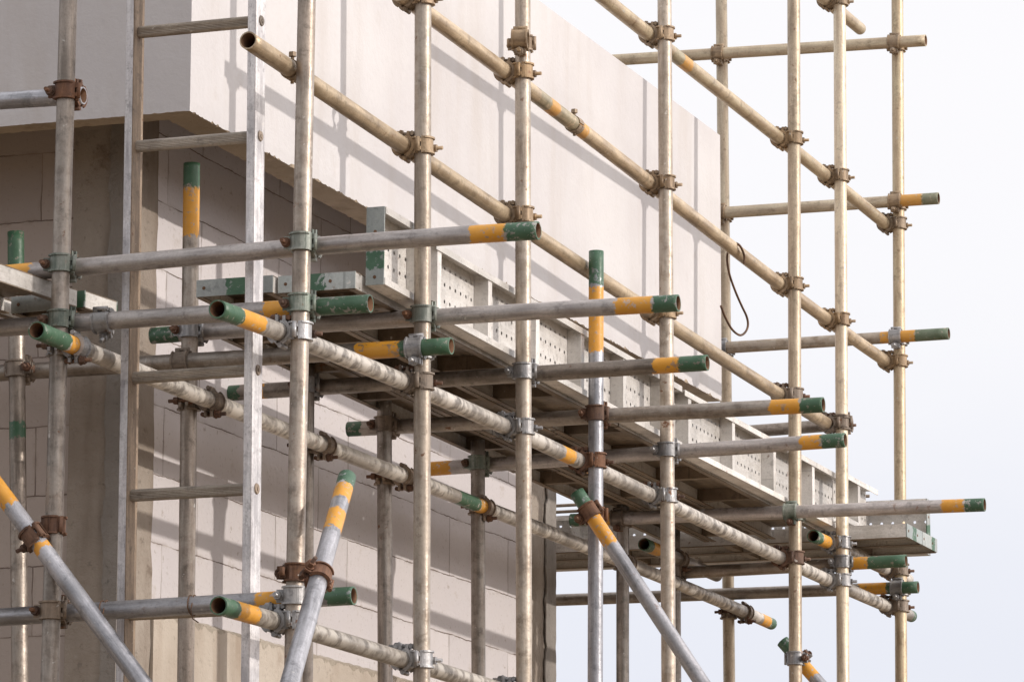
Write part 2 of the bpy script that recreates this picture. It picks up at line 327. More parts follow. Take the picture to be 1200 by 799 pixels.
def make_tube(key, name, label, mat, bands=(), group=None, cat='scaffold pole', rad=R, wear=0.0):
    """bands: (colour 'g'|'y', from, to) in metres from the first point; negative = from the far end"""
    pts = spline(TUBES[key]); LINES[key] = pts
    cum = [0.0]
    for a, b in zip(pts, pts[1:]): cum.append(cum[-1] + (b - a).length)
    T = cum[-1]
    bb = {'g': [], 'y': []}
    for c, a, b in bands:
        if a < 0 or (b <= 0): a, b = T + a, T + b
        bb[c].append((a - (.05 if a <= .001 else 0), b + (.05 if b >= T - .001 else 0)))
    stops = set(cum)
    for k_ in bb:
        for a, b in bb[k_]:
            for x in (a, b, (a + b) / 2):
                if 0 < x < T: stops.add(x)
    stops = sorted(stops)
    def at(x):
        for i in range(len(cum) - 1):
            if x <= cum[i + 1] + 1e-9: return pts[i].lerp(pts[i + 1], (x - cum[i]) / (cum[i + 1] - cum[i]))
        return pts[-1]
    o0 = pts[0]; n = 20; up = None
    V, F, FM, UV, G, Y, SM = [], [], [], [], [], [], []
    rings = [(x, rad) for x in stops] + [(x, rad - .0038) for x in reversed(stops) if x > T - .28 or x < .28]
    ds = None
    rings_in = [x for x in stops if x < .30][::-1]; rings_out = [x for x in stops if x > T - .30][::-1]
    seqs = [(rings_in, rad - .0038, True), (stops, rad, False), (rings_out, rad - .0038, True)]
    order = [(x, r_, inn) for xs, r_, inn in seqs for x in xs]
    # start with the bore at the first end, come out round the lip, along the outside, and back in at the far end
    for x, r_, inn in order:
        p = at(x); d = (at(min(T, x + .03)) - at(max(0, x - .03))).normalized()
        if up is None: up = d.orthogonal().normalized()
        up = (up - d * up.dot(d)).normalized(); w_ = d.cross(up)
        for j in range(n):
            t = 2 * math.pi * j / n
            V.append(p - o0 + (up * math.cos(t) + w_ * math.sin(t)) * r_); UV.append((t * rad, x))
            G.append(band_val(x, bb['g'])); Y.append(band_val(x, bb['y']))
    for i in range(len(order) - 1):
        lip = order[i][2] != order[i + 1][2]; inn = order[i][2] and order[i + 1][2]
        for j in range(n):
            j2 = (j + 1) % n
            F.append((i * n + j, i * n + j2, (i + 1) * n + j2, (i + 1) * n + j)); FM.append(1 if inn else 0); SM.append(not lip)
    F.append(tuple(reversed(range(n)))); FM.append(1); SM.append(False)
    k0 = (len(order) - 1) * n; F.append(tuple(k0 + j for j in range(n))); FM.append(1); SM.append(False)
    o = mesh_obj(name, V, F, [mat, MAT['inside']], loc=o0, fm=FM, uv=UV, attrs={'g': G, 'y': Y, 'wear': [wear] * len(V)}, smooth=SM)
    me = o.data
    for ed in me.edges:   # crisp lips
        a, b = ed.vertices
    tag(o, label, cat, group)
    return o
UP, LG, TR, BR = 'upright scaffold poles', 'long scaffold poles running away along the wall', 'cross poles of the scaffold', 'slanting scaffold poles'
M = MAT
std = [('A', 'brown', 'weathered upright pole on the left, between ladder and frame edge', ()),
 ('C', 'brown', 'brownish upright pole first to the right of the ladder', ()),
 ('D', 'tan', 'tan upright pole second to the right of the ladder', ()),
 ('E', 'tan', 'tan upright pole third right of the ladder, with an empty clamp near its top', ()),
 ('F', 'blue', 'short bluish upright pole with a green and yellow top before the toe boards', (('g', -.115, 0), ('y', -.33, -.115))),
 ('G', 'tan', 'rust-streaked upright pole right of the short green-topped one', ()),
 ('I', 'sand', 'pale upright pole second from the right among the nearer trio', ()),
 ('J', 'glow_cream', 'pale upright pole beside the far right one, before the sky', ()),
 ('K', 'glow_cream', 'rightmost upright pole, against open sky', ()),
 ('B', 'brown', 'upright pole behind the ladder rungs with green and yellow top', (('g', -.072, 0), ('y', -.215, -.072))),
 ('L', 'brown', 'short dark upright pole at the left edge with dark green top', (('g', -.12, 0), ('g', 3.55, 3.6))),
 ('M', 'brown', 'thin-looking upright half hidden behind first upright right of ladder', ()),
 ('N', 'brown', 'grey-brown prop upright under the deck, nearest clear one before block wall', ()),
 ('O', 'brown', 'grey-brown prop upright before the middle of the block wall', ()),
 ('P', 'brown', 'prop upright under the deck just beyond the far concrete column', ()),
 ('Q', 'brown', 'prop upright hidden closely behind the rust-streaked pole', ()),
 ('H', 'glow_cream', 'upright pole standing just past the end of the white parapet', ())]
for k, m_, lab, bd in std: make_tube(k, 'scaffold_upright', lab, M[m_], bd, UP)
ledg = [('L0', 'glow_cream', 'cut end of a pale pole slanting in at the top right', ()),
 ('L1', 'glow_cream', 'highest long pole, crossing the sky above the parapet', (('g', .95, 1.06), ('y', 1.06, 1.16), ('y', -.07, 0))),
 ('L2', 'sand', 'long pole across the parapet with the wire hook on it', (('g', 1.18, 1.28), ('y', 1.28, 1.36), ('g', 1.37, 1.47), ('g', 1.50, 1.54), ('y', 1.54, 1.64))),
 ('L3', 'sand', 'long pole with rusty open mouth beside the ladder top', ()),
 ('L4', 'cement', 'long cement-splashed pole with green and yellow mouth before the first upright', (('g', 0, .125), ('y', .125, .27), ('y', 2.66, 2.76), ('g', 2.90, 2.93), ('y', 2.93, 3.0), ('g', -.05, 0))),
 ('L5', 'cement', 'long cement-splashed pole with green mouth by the left upright, nearest the blocks', (('g', 0, .17), ('y', .17, .25), ('g', 3.15, 3.34), ('y', 3.34, 3.45), ('y', -.18, -.07), ('g', -.07, 0))),
 ('L6', 'cement', 'lowest long pole with green and yellow mouth near the bottom', (('g', 0, .09), ('y', .09, .22))),
 ('L7', 'brown', 'short pole with dark open mouth beneath the far deck planks', (('g', 0, .06), ('y', .06, .16))),
 ('L8', 'cement', 'short open-mouthed pole with orange band under the far deck corner', (('g', 0, .07), ('y', .07, .19), ('y', -.25, -.1)))]
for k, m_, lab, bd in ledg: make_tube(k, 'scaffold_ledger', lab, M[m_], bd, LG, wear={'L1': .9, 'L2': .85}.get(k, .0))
tran = [('T0', 'blue', 'cross pole entering at the upper left, ending at a rusty clamp', ()),
 ('T1', 'grey', 'topmost front cross pole ending in yellow and green above the planks', (('g', 0, .05), ('y', .05, .135), ('y', -.185, -.085), ('g', -.085, 0))),
 ('T2', 'grey', 'front cross pole below the topmost, with a dark green open end', (('g', -.145, 0), ('y', -.30, -.225))),
 ('T4', 'grey', 'cross pole running under the deck planks, its yellow green end before the rust-streaked upright', (('g', 0, .09), ('y', -.18, -.07), ('g', -.07, 0))),
 ('T5', 'brown', 'cross pole with orange and green end just left of the second upright', (('g', -.15, 0), ('y', -.285, -.15))),
 ('T6', 'brown', 'cross pole with green left end behind the ladder and yellow green right end', (('g', 0, .075), ('y', .125, .155), ('y', -.165, -.083), ('g', -.083, 0))),
 ('T7', 'brown', 'cross pole on the short bluish upright, green at both ends', (('g', 0, .05), ('y', -.17, -.07), ('g', -.07, 0))),
 ('T8', 'grey', 'cross pole on the rust-streaked upright, ending below the green-ended pole above', (('g', 0, .03), ('y', .03, .11), ('y', -.15, -.077), ('g', -.077, 0))),
 ('T9', 'grey', 'cross pole sticking furthest out to the right', (('g', 0, .06), ('y', .11, .165), ('y', -.155, -.07), ('g', -.07, 0))),
 ('T10', 'brown', 'lowest far cross pole with orange and dark green end', (('y', -.24, -.125), ('g', -.125, 0))),
 ('T11', 'brown', 'short cross pole with dark green end under the far deck corner', (('y', -.22, -.145), ('g', -.145, 0))),
 ('T12', 'glow_cream', 'highest cross pole against the sky, unpainted end', ()),
 ('T13', 'glow_cream', 'cross pole with yellow and green end against the sky, second from the top', (('y', -.155, -.065), ('g', -.065, 0))),
 ('T14', 'tan', 'cross pole with long green end against the sky, third from the top', (('y', -.28, -.135), ('g', -.135, 0))),
 ('T15', 'brown', 'dark cross pole just above the far toe board', ()),
 ('T16', 'blue', 'low bluish cross pole crossing behind the ladder foot', (('g', -.072, 0), ('y', -.27, -.18)))]
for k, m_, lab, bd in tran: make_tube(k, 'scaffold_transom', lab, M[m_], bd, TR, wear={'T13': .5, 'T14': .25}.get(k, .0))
dia = [('G1', 'blue', 'slanting bluish pole at the lower left with yellow paint at its top', (('y', 0, .14), ('y', .28, .30))),
 ('G2', 'blue', 'nearest slanting pole with green mouth and yellow bands at the bottom centre', (('g', 0, .055), ('y', .055, .125), ('y', .18, .27))),
 ('G3', 'blue', 'slanting pole with green top and yellow band right of centre', (('g', 0, .085), ('y', .085, .205))),
 ('G4', 'blue', 'slanting pole with green end clamped low on a right-hand upright', (('g', 0, .06), ('y', .1, .18)))]
for k, m_, lab, bd in dia: make_tube(k, 'scaffold_brace', lab, M[m_], bd, BR)
# ------------------------------------------------------------------ clamps
def collar_mesh(fin):
    # tube axis = z, body towards -x
    b = MB()
    ri, ro, h = R + .0008, R + .0065, .024
    b.arc(ri, ro, math.radians(-78), math.radians(78), -h, h, 14)           # outer flap
    b.arc(ri, ro, math.radians(100), math.radians(260), -h, h, 14)          # saddle
    for z in (-h, h - .005):                                                # stiffening ribs
        b.arc(ro, ro + .0045, math.radians(-60), math.radians(62), z, z + .005, 12)
        b.arc(ro, ro + .0045, math.radians(108), math.radians(252), z, z + .005, 12)
    b.box((-.0275, -.021, -.02), (-ri - .001, .021, .02))                     # body half
    # lugs of bolt side (+y)
    b.box((.004, ro - .002, -.017), (.012, .047, -.006)); b.box((.004, ro - .002, .006), (.012, .047, .017))
    b.box((-.016, ro - .003, -.015), (-.008, .044, -.005)); b.box((-.016, ro - .003, .005), (-.008, .044, .015))
    # hinge side (-y): knuckles
    b.cyl((-.002, -.036, -.021), (-.002, -.036, .021), .0062, 10)
    b.box((-.008, -.036, .007), (.006, -ro + .003, .017)); b.box((-.008, -.036, -.017), (.006, -ro + .003, -.007))
    return b
def bolt_mesh():
    b = MB(); b.cyl((-.020, .039, 0), (.046, .039, 0), .0056, 10); b.cyl((-.022, .039, -.011), (-.022, .039, .011), .007, 8)
    return b
def nut_mesh():
    b = MB(); b.cyl((.014, .039, 0), (.0165, .039, 0), .0135, 14); b.cyl((.0165, .039, 0), (.029, .039, 0), .0115, 6, smooth=False)
    return b
CM = {}
def clamp_mesh(kind, fin):
    if (kind, fin) not in CM:
        o = {'collar': collar_mesh, 'bolt': lambda f: bolt_mesh(), 'nut': lambda f: nut_mesh()}[kind](fin).obj(kind, MAT[fin])
        CM[(kind, fin)] = o.data; bpy.data.objects.remove(o)
    return CM[(kind, fin)]
def closest(a, b):
    P, Q = LINES[a], LINES[b]; best = None
    for i in range(len(P) - 1):
        for j in range(len(Q) - 1):
            d = ((P[i] + P[i + 1]) / 2 - (Q[j] + Q[j + 1]) / 2).length_squared
            if best is None or d < best[0]: best = (d, i, j)
    _, i, j = best
    p0, d1 = P[i], (P[i + 1] - P[i]).normalized(); q0, d2 = Q[j], (Q[j + 1] - Q[j]).normalized()
    w0 = p0 - q0; B = d1.dot(d2); D = d1.dot(w0); E_ = d2.dot(w0); den = 1 - B * B
    return p0 + d1 * ((B * E_ - D) / den), d1, q0 + d2 * ((E_ - B * D) / den), d2
def half(root, origin, axis, to, fin, fin2, flip):
    """one collar on a tube: axis along the tube, opening away from `to`"""
    x = -(to - axis * to.dot(axis)).normalized(); z = axis * (1 if not flip else -1); y = z.cross(x)
    Mx = Matrix((x, y, z)).transposed().to_4x4(); Mx.translation = origin - root.location
    for kind, f_ in (('collar', fin), ('bolt', fin2)):
        o = bpy.data.objects.new(kind, clamp_mesh(kind, f_)); o.parent = root; o.matrix_local = Mx; link(o)
        if kind == 'bolt':
            n = bpy.data.objects.new('nut', clamp_mesh('nut', fin2)); n.parent = o; link(n)
def on_line(k, z):
    P = LINES[k]; d = (P[-1] - P[0]).normalized(); return P[0] + d * ((z - P[0].z) / d.z), d
def clamp(a, b, fin, label, fin2=None, f1=False, f2=False, za=None, zb=None):
    if za is None: pa, da, pb, db = closest(a, b)
    else: (pa, da), (pb, db) = on_line(a, za), on_line(b, zb)
    to = (pb - pa).normalized()
    root = empty('scaffold_clamp', (pa + pb) / 2, label, 'clamp', 'scaffold clamps')
    half(root, pa, da, to, fin, fin2 or fin, f1); half(root, pb, db, -to, fin, fin2 or fin, f2)
UPN = {'A': 'the left upright', 'C': 'first upright right of ladder', 'D': 'second upright right of ladder', 'E': 'third upright right of ladder',
       'F': 'the short bluish upright', 'G': 'the rust-streaked upright', 'I': 'the upright third from right', 'J': 'the upright second from right',
       'K': 'the rightmost upright', 'B': 'upright behind the ladder', 'L': 'the dark left-edge upright', 'M': 'half-hidden inner upright',
       'N': 'the near deck prop', 'O': 'the middle deck prop', 'P': 'the deck prop beyond the column', 'Q': 'the hidden deck prop', 'H': 'the upright at the parapet end'}
LN = {'L0': 'cut pole at the top', 'L1': 'the highest long pole', 'L2': 'the hook-bearing long pole', 'L3': 'the rusty-mouthed long pole',
      'L4': 'the long outer pole below deck', 'L5': 'the long pole nearest the blocks', 'L6': 'the lowest long pole', 'L7': 'the dark-mouthed short pole', 'L8': 'short orange-banded pole',
      'T0': 'the upper left cross pole', 'T1': 'the topmost front cross pole', 'T2': 'the dark-green-ended cross pole', 'T4': 'the yellow-green-ended deck pole',
      'T5': 'orange-green-ended cross pole', 'T6': 'the deck-bearing cross pole', 'T7': 'the deck-bearing cross pole', 'T8': 'the deck-bearing cross pole', 'T9': 'the furthest-projecting cross pole',
      'T10': 'the lowest far cross pole', 'T11': 'the green-ended short cross pole', 'T12': 'the highest cross pole', 'T13': 'the second-highest cross pole', 'T14': 'the long-green-ended cross pole',
      'T15': 'the dark cross pole', 'T16': 'the low bluish cross pole', 'G1': 'the lower left slanting pole', 'G2': 'the nearest slanting pole', 'G3': 'the slanting pole', 'G4': 'the low slanting pole'}
FIN = {'r': ('c_rust', None, 'rusty'), 'b': ('c_brown', 'c_rust', 'brown'), 't': ('c_tan', None, 'tan'), 'g': ('c_green', 'c_rust', 'green-painted'), 's': ('c_grey', None, 'silvery'), 'S': ('c_grey', 'c_rust', 'grey')}
pairs = '''A T0 r|A T1 g|A T2 g|A T16 b|A L5 S|C T1 g|C T2 g|C L4 S|C T16 s|C L6 s|B T4 S|B T5 b|B L5 b|L T5 b
D L2 t|D L3 t|D T4 g|D T5 s|D L4 b|D L6 s|E L2 t|E L3 t|E T6 s|E L4 s|E L6 s|M T6 S|M L5 b|N T7 b|N L5 b|F T7 r|F L4 r
G L1 t|G L2 t|G L3 t|G T8 s|G L4 S|O T8 g|O L5 b|P T9 b|P L5 b|I L1 t|I L2 t|I L3 b|I T9 g|I L4 r|Q T11 b|Q L7 b|J L0 t|J L1 t|J L2 t|J L3 b|J T15 b|J T11 s|J L8 s|J L4 s
K L1 t|K L2 t|K L4 b|K L8 b|K T12 t|K T13 t|K T14 s|K T10 s|H T13 t|H T14 s|H T12 t|H L5 b'''
for ent in pairs.replace('\n', '|').split('|'):
    a, b, f_ = ent.split(); f0, f1_, word = FIN[f_]
    lab = '%s clamp joining %s and %s' % (word, UPN[a], LN[b])
    tr_ = b[0] == 'T'
    # transoms: bolt on the left; ledgers: bolt on the near side
    clamp(a, b, f0, lab, f1_, f1=tr_ and b not in ('T5', 'T9', 'T10', 'T12', 'T13', 'T14'), f2=False)
clamp('A', 'G1', 'c_rust', 'dark rusty clamp gripping the lower left slanting pole', za=1.565, zb=1.53)
clamp('C', 'G2', 'c_rust', 'dark rusty clamp ring round the nearest slanting pole', za=1.41, zb=1.36)
clamp('F', 'G3', 'c_rust', 'rusty clamp round the green neck of the slanting pole right of centre')
clamp('I', 'G4', 'c_grey', 'grey clamp low on an upright holding the green-ended slanting pole', 'c_rust')
def lone(a, z, to, fin, label, axis_b):
    P = LINES[a]; p = min(P, key=lambda q: abs(q[2] - z)) if a[0] not in 'LTG' or a == 'L' or a == 'G' else min(P, key=lambda q: abs(q[0] - z))
    d = (P[-1] - P[0]).normalized(); to = Vector(to); to = (to - d * to.dot(d)).normalized()
    root = empty('scaffold_clamp', p + to * .026, label, 'clamp', 'scaffold clamps')
    half(root, p, d, to, fin, fin, False)
    if axis_b: half(root, p + to * .052, Vector(axis_b), -to, fin, fin, False)
lone('E', 3.26, (.2, -1, 0), 'c_tan', 'empty rust-brown clamp with open jaw near the top of third upright', (1, .2, 0))
lone('T2', -4.807, (0, .7, .5), 'c_grey', 'bare clamp hung over front cross pole between left upright and ladder', None)
# ------------------------------------------------------------------ ladder
def ladder():
    y0 = 10.285; zt, zb = 4.9, GROUND
    # centre lines of the rails, read at two heights
    l1, l2 = Vector((-4.782, y0, 3.05)), Vector((-4.782, y0, 1.2)); r1, r2 = Vector((-4.432, y0, 2.95)), Vector((-4.424, y0, 1.3))
    root = empty('ladder', (-4.6, y0, GROUND), 'worn aluminium ladder standing between left upright and first right upright', 'ladder')
    def rail(xc, side):
        left = side < 0
        b = MB(); z0, z1 = zb - GROUND, zt - GROUND; n = 40; w, d, t = .026, .064, .003
        xo = xc + side * w / 2; x_in = xc - side * w / 2
        if side < 0: xo, x_in = x_in, xo; side = 1
        lo, hi = sorted((xo, xo - side * t)); wb_ = MB() if left else b; wb_.box((lo, 0, z0), (hi, d, z1), uvax=(1, 2))      # web
        lo2, hi2 = sorted((xo - side * t, x_in)); b.box((lo2, 0, z0), (hi2, t, z1), uvax=(0, 2)); b.box((lo2, d - t, z0), (hi2, d, z1), uvax=(0, 2))
        o = b.obj('rail', MAT['alu'], root)
        if left: wb_.obj('rail_web', MAT['web_shade'], o)
        o.modifiers.new('bevel', 'BEVEL').width = .0012; return o
    xl, xr = -4.773 + 4.6, -4.411 + 4.6
    rl = rail(xl, -1); rr_ = rail(xr, 1)
    z = 2.6266 + .3205 * 7 - GROUND
    while z > .2:
        b = MB(); L = xr - xl - .02; n = 24; k = len(b.v)
        # ribbed oval rung
        dz = .0
        for e, x in enumerate((xl - .008, xr + .008)):
            for i in range(n * 2):
                t = 2 * math.pi * i / (n * 2); q = 1.0 if i % 2 else .90
                b.v.append(Vector((x, .032 + math.cos(t) * .0185 * q, z + math.sin(t) * .0165 * q))); b.uv.append((t * .02, e * .35)); b.g.append(-1.); b.y.append(-1.)
        m_ = n * 2
        for i in range(m_): b.f.append((k + i, k + (i + 1) % m_, k + m_ + (i + 1) % m_, k + m_ + i)); b.sm.append(False)
        b.obj('rung', MAT['rung'], root)
        for s_, xx, par in ((1, xr + .013, rr_),):
            c = MB(); c.cyl((xx, .032, z), (xx + s_ * .004, .032, z), .0155, 18, r2=.013); c.cyl((xx + s_ * .004, .032, z), (xx + s_ * .006, .032, z), .006, 10)
            c.obj('rivet', MAT['c_brown'] if s_ > 0 else MAT['alu'], par)
        z -= .3205
    root.rotation_euler.y = -.004
ladder()
# ------------------------------------------------------------------ steel planks
def plank(name, label, a, b, width, up, mats, W=.225, H=.056, rib=.46, caps=True, group='steel scaffold planks', green=(.45, .8), near_green=None, first=.25):
    """a->b: centre line of the sheet face; `width` direction across; `up`: direction from the open underside to the sheet"""
    a, b = Vector(a), Vector(b); L = (b - a).length; x = (b - a).normalized(); z = Vector(up); z = (z - x * z.dot(x)).normalized(); y = z.cross(x)
    if y.dot(Vector(width)) < 0: y = -y
    Mx = Matrix((x, y, z)).transposed().to_4x4()
    root = empty(name, a, label, 'scaffold plank', group)
    def T(bld): bld.v = [Mx.to_3x3() @ Vector(v) for v in bld.v]; return bld
    sh, fl, st = mats
    s = MB(); n = len(s.v); t = .003
    s.box((0, -W / 2, -t), (L, W / 2, 0), uvax=(1, 0)); T(s).obj('perforated_face', sh, root)
    for sg in (-1, 1):
        f = MB(); yo = sg * W / 2
        lo, hi = sorted((yo, yo - sg * t)); f.box((0, lo, -H), (L, hi, -t - .0003), uvax=(2, 0))
        f.uv = [(u_ + H / 2, v_) for u_, v_ in f.uv]
        T(f).obj('side_flange', fl, root)
        q = MB(); lo, hi = sorted((yo - sg * .0005, yo - sg * .020)); q.box((0, lo, -H - t), (L, hi, -H - .0003), uvax=(1, 0)); T(q).obj('lip', st, root)
    p = first
    while p < L - .04:
        r_ = MB(); wv = .030; e = W / 2 - t - .0008
        r_.box((p, -e, -H + .004), (p + .003, e, -t - .0006)); r_.box((p + wv, -e, -H + .004), (p + wv + .003, e, -t - .0006)); r_.box((p, -e, -H + .001), (p + wv + .003, e, -H + .004))
        T(r_).obj('cross_rib', st, root); p += rib
    if caps:
        for xx, s_ in {'near': ((0, -1),), 'far': ((L, 1),)}.get(caps, ((0, -1), (L, 1))):
            c = MB(); lo, hi = sorted((xx + s_ * .0005, xx + s_ * .005)); nseg = 24
            for i in range(nseg):
                y0 = -W / 2 + W * i / nseg; y1 = y0 + W / nseg; c.box((lo, y0, -H), (hi, y1, 0))
            for k_, (u_, vv) in enumerate(zip(c.uv, c.v)):
                q_ = (vv[1] + W / 2); g_ = near_green if (near_green and s_ < 0) else green
                c.g[k_] = min(q_ - g_[0] * W, g_[1] * W - q_)
            # weld the columns into one sheet
            T(c); o = c.obj('end_cap', MAT['cap'], root)
            for fy in (-.4, .18):
                hb = MB(); hb.cyl((lo + (-.0012 if s_ < 0 else .0046), fy * W, -H * .5), (lo + (-.0004 if s_ < 0 else .0058), fy * W, -H * .5), .005, 12)
                T(hb).obj('bolt_hole', MAT['inside'], o)
    return root
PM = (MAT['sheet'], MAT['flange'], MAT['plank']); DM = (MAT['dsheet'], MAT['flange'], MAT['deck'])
XS = -4.306
TB = 'steel planks stood on edge as toe boards'
H1 = .054
plank('toe_board', 'steel plank on edge, nearest toe board, with green and grey end cap', (XS, 10.83, 2.416), (XS, 11.24, 2.409), (0, 0, 1), (-1, 0, 0), PM, W=.223, H=H1, group=TB, near_green=(.20, .42), first=.30, caps='near')
plank('toe_board', 'long perforated toe board behind third and short bluish uprights', (XS - .004, 11.25, 2.402), (XS - .004, 13.62, 2.370), (0, 0, 1), (-1, 0, 0), PM, W=.214, H=.05, group=TB, caps=False, first=.02, rib=.43)
plank('toe_board', 'long perforated toe board behind the rust-streaked and third-from-right uprights', (XS, 13.64, 2.362), (XS, 15.70, 2.354), (0, 0, 1), (-1, 0, 0), PM, W=.212, H=.05, group=TB, caps=False, first=.05, rib=.52)
plank('toe_board', 'last short piece of toe board ending right of the second-from-right upright', (XS, 15.71, 2.388), (XS, 16.20, 2.388), (0, 0, 1), (-1, 0, 0), PM, W=.19, H=.05, group=TB, caps=False, first=.2)
DG = 'steel planks of the long deck'
dz = lambda y: 2.286 + (y - 10.75) * (-.0105)
def deckp(lab, xc, y0, y1, W=.232, ng=None, first=.25):
    plank('deck_plank', lab, (xc, y0, dz(y0) + .0505), (xc, y1, dz(y1) + .0505), (1, 0, 0), (0, 0, 1), DM, W=W, H=.048, group=DG, near_green=ng, first=first, rib=.5, caps='near' if ng else False)
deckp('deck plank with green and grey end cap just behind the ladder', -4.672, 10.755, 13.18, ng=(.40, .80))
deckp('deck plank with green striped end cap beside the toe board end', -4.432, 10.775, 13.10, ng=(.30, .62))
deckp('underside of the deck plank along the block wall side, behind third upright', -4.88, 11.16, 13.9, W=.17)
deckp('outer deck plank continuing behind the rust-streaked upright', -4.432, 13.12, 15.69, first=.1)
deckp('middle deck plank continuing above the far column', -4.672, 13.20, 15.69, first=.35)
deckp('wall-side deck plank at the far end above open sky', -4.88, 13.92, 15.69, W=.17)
RG = 'steel planks of the far return deck'
plank('deck_plank', 'far return plank with green end cap, nearer of the pair, sticking out right', (-6.4, 15.84, 2.2755), (-4.02, 15.84, 2.2765), (0, 1, 0), (0, 0, 1), (MAT['sheet'], MAT['plank'], MAT['deck']), W=.235, H=.052, group=RG, green=(.38, .62), caps='far')
plank('deck_plank', 'far return plank behind the nearer green-capped one', (-6.4, 16.08, 2.2755), (-4.02, 16.08, 2.2765), (0, 1, 0), (0, 0, 1), (MAT['sheet'], MAT['plank'], MAT['deck']), W=.235, H=.052, group=RG, green=(.62, .84), caps='far')
plank('toe_board', 'bluish perforated toe board along the back of the far return deck', (-6.4, 16.29, 2.336), (-4.07, 16.29, 2.336), (0, 0, 1), (0, 1, 0), (MAT['sheet'], MAT['flange'], MAT['plank']), W=.222, H=.05, group=TB, green=(.15, .55), rib=.6, caps='far')
# left deck: planks running past the left upright
LD = 'steel planks of the left deck'
dx = (-4.958 + 4.987) / (10.34 - 10.037)
def lplank(lab, xe, y0, y1, W=.235, off=0, **kw):
    a = Vector((xe + (y0 - 10.037) * dx - W / 2, y0, 2.243 + off)); b = Vector((xe + (y1 - 10.037) * dx - W / 2, y1, 2.243 + off))
    plank('deck_plank', lab, a, b, (1, 0, 0), (0, 0, 1), (MAT['dsheet'], MAT['plank'], MAT['deck']), W=W, H=.046, group=LD, **kw)
lplank('pale-sided left deck plank passing behind the left upright', -4.987, 9.2, 10.345, caps=False)
lplank('short left deck plank with green paint ending beside the ladder', -4.972, 10.365, 10.53, green=(.6, 1), first=.05)
lplank('second left deck plank seen from below at the left edge', -5.235, 9.2, 10.52, caps=False)
lplank('third left deck plank seen from below at the left edge', -5.482, 9.2, 10.52, caps=False)
# ------------------------------------------------------------------ wire hook, tie wires, rods
b = MB(); hp = []
H_ = [Vector(p) for p in HOOK]
for i in range(len(H_) - 1):
    p0, p1, p2, p3 = H_[max(i - 1, 0)], H_[i], H_[i + 1], H_[min(i + 2, len(H_) - 1)]
    for k in range(6):
        t = k / 6; hp.append(.5 * ((2 * p1) + (p2 - p0) * t + (2 * p0 - 5 * p1 + 4 * p2 - p3) * t * t + (3 * p1 - p0 - 3 * p2 + p3) * t ** 3))
hp.append(H_[-1])
b.path([p - H_[0] for p in hp], .0042, 8)
tag(b.obj('wire_hook', MAT['wire'], loc=H_[0]), 'bent steel hook hanging from the long pole before the parapet end', 'hook')
def tie(key, x, lab):
    P = LINES[key]; p = min(P, key=lambda q: abs(q[0] - x)); b = MB(); pts = []
    for i in range(60):
        t = i / 59; a = t * math.pi * 2.6
        pts.append(Vector((-.006 + t * .014 + random.uniform(-.001, .001), math.cos(a) * (R + .003), math.sin(a) * (R + .003))))
    pts += [Vector((.012, -.035, -.015)), Vector((.02, -.04, -.04)), Vector((.035, -.036, -.05))]
    b.path(pts, .0016, 6); tag(b.obj('tie_wire', MAT['wire'], loc=p), lab, 'wire')
tie('T16', -4.52, 'rusty tie wire wound round the low bluish cross pole near ladder rail')
tie('T16', -4.78, 'rusty tie wire on the low cross pole at the left ladder rail')
for z_, lab in ((2.60, 'upper of two thin dark rods beyond the far column'), (2.573, 'lower of two thin dark rods beyond the far column')):
    b = MB(); b.cyl((0, 0, 0), (3.0, 0, 0.01), .007, 8); tag(b.obj('steel_rod', MAT['c_brown'], loc=(-7.5, 17.0, z_)), lab, 'rod', 'thin rods beyond the far column')
# sleeve pins on the long poles
for key, y, lab in (('L2', 12.55, 'small upright bolt on the long pole between third and rust-streaked uprights'), ('L3', 12.04, 'small rusty bolt on the rusty-mouthed long pole right of third upright'),
                    ('L3', 10.2, 'rusty band and pin near the mouth of the rusty-mouthed pole')):
    P = LINES[key]; p = min(P, key=lambda q: abs(q[1] - y)); b = MB()
    b.cyl((0, 0, -R - .012), (0, 0, R + .022), .005, 8); b.cyl((0, 0, R + .014), (0, 0, R + .026), .011, 6, smooth=False)
    b.arc(R + .0006, R + .0035, 0, math.tau * .97, -.022, .022, 22)
    n0 = 16 * 2 + 2
    # turn only the ring so that it wraps the pole (axis along Y)
    k0 = len(b.v) - 23 * 4
    for i in range(k0, len(b.v)): v = b.v[i]; b.v[i] = Vector((v[0], v[2], v[1]))
    tag(b.obj('joint_sleeve', MAT['c_tan'], loc=p), lab, 'pole joint')
# ------------------------------------------------------------------ building
def wall_noise_mat(name, c1, c2, stain=(.4, .36, .3), stain_amt=.35, rough=.85, bump=.4, speck=.3, vertical=True):
    m, nt, b, out = new_mat(name); t = NT(nt); v = t.coord()
    n1 = t.ramp(t.noise(v, 1.3, 5, .6), .3, .7); col = t.mix(n1, c1, c2)
    s = t.sep(v); st = t.comb(t.math('MULTIPLY', s[0], 5.0), t.math('MULTIPLY', s[1], 5.0), t.math('MULTIPLY', s[2], .8))
    n2 = t.ramp(t.noise(st, 1.0, 4, .6), .47, .76); col = t.mix(t.math('MULTIPLY', n2, stain_amt), col, stain)
    n3 = t.ramp(t.noise(v, 30, 4, .7), .58, .72); col = t.mix(t.math('MULTIPLY', n3, speck), col, tuple(x * .6 for x in c1))
    n4 = t.ramp(t.noise(v, 4.5, 6, .7), .60, .72); col = t.mix(t.math('MULTIPLY', n4, stain_amt * .8), col, stain)
    nt.links.new(col, b.inputs['Base Color']); b.inputs['Roughness'].default_value = rough
    t.bump(t.math('ADD', t.noise(v, 45, 5, .65), t.math('MULTIPLY', t.noise(v, 8, 4, .6), 1.5)), bump, .006, b)
    return m
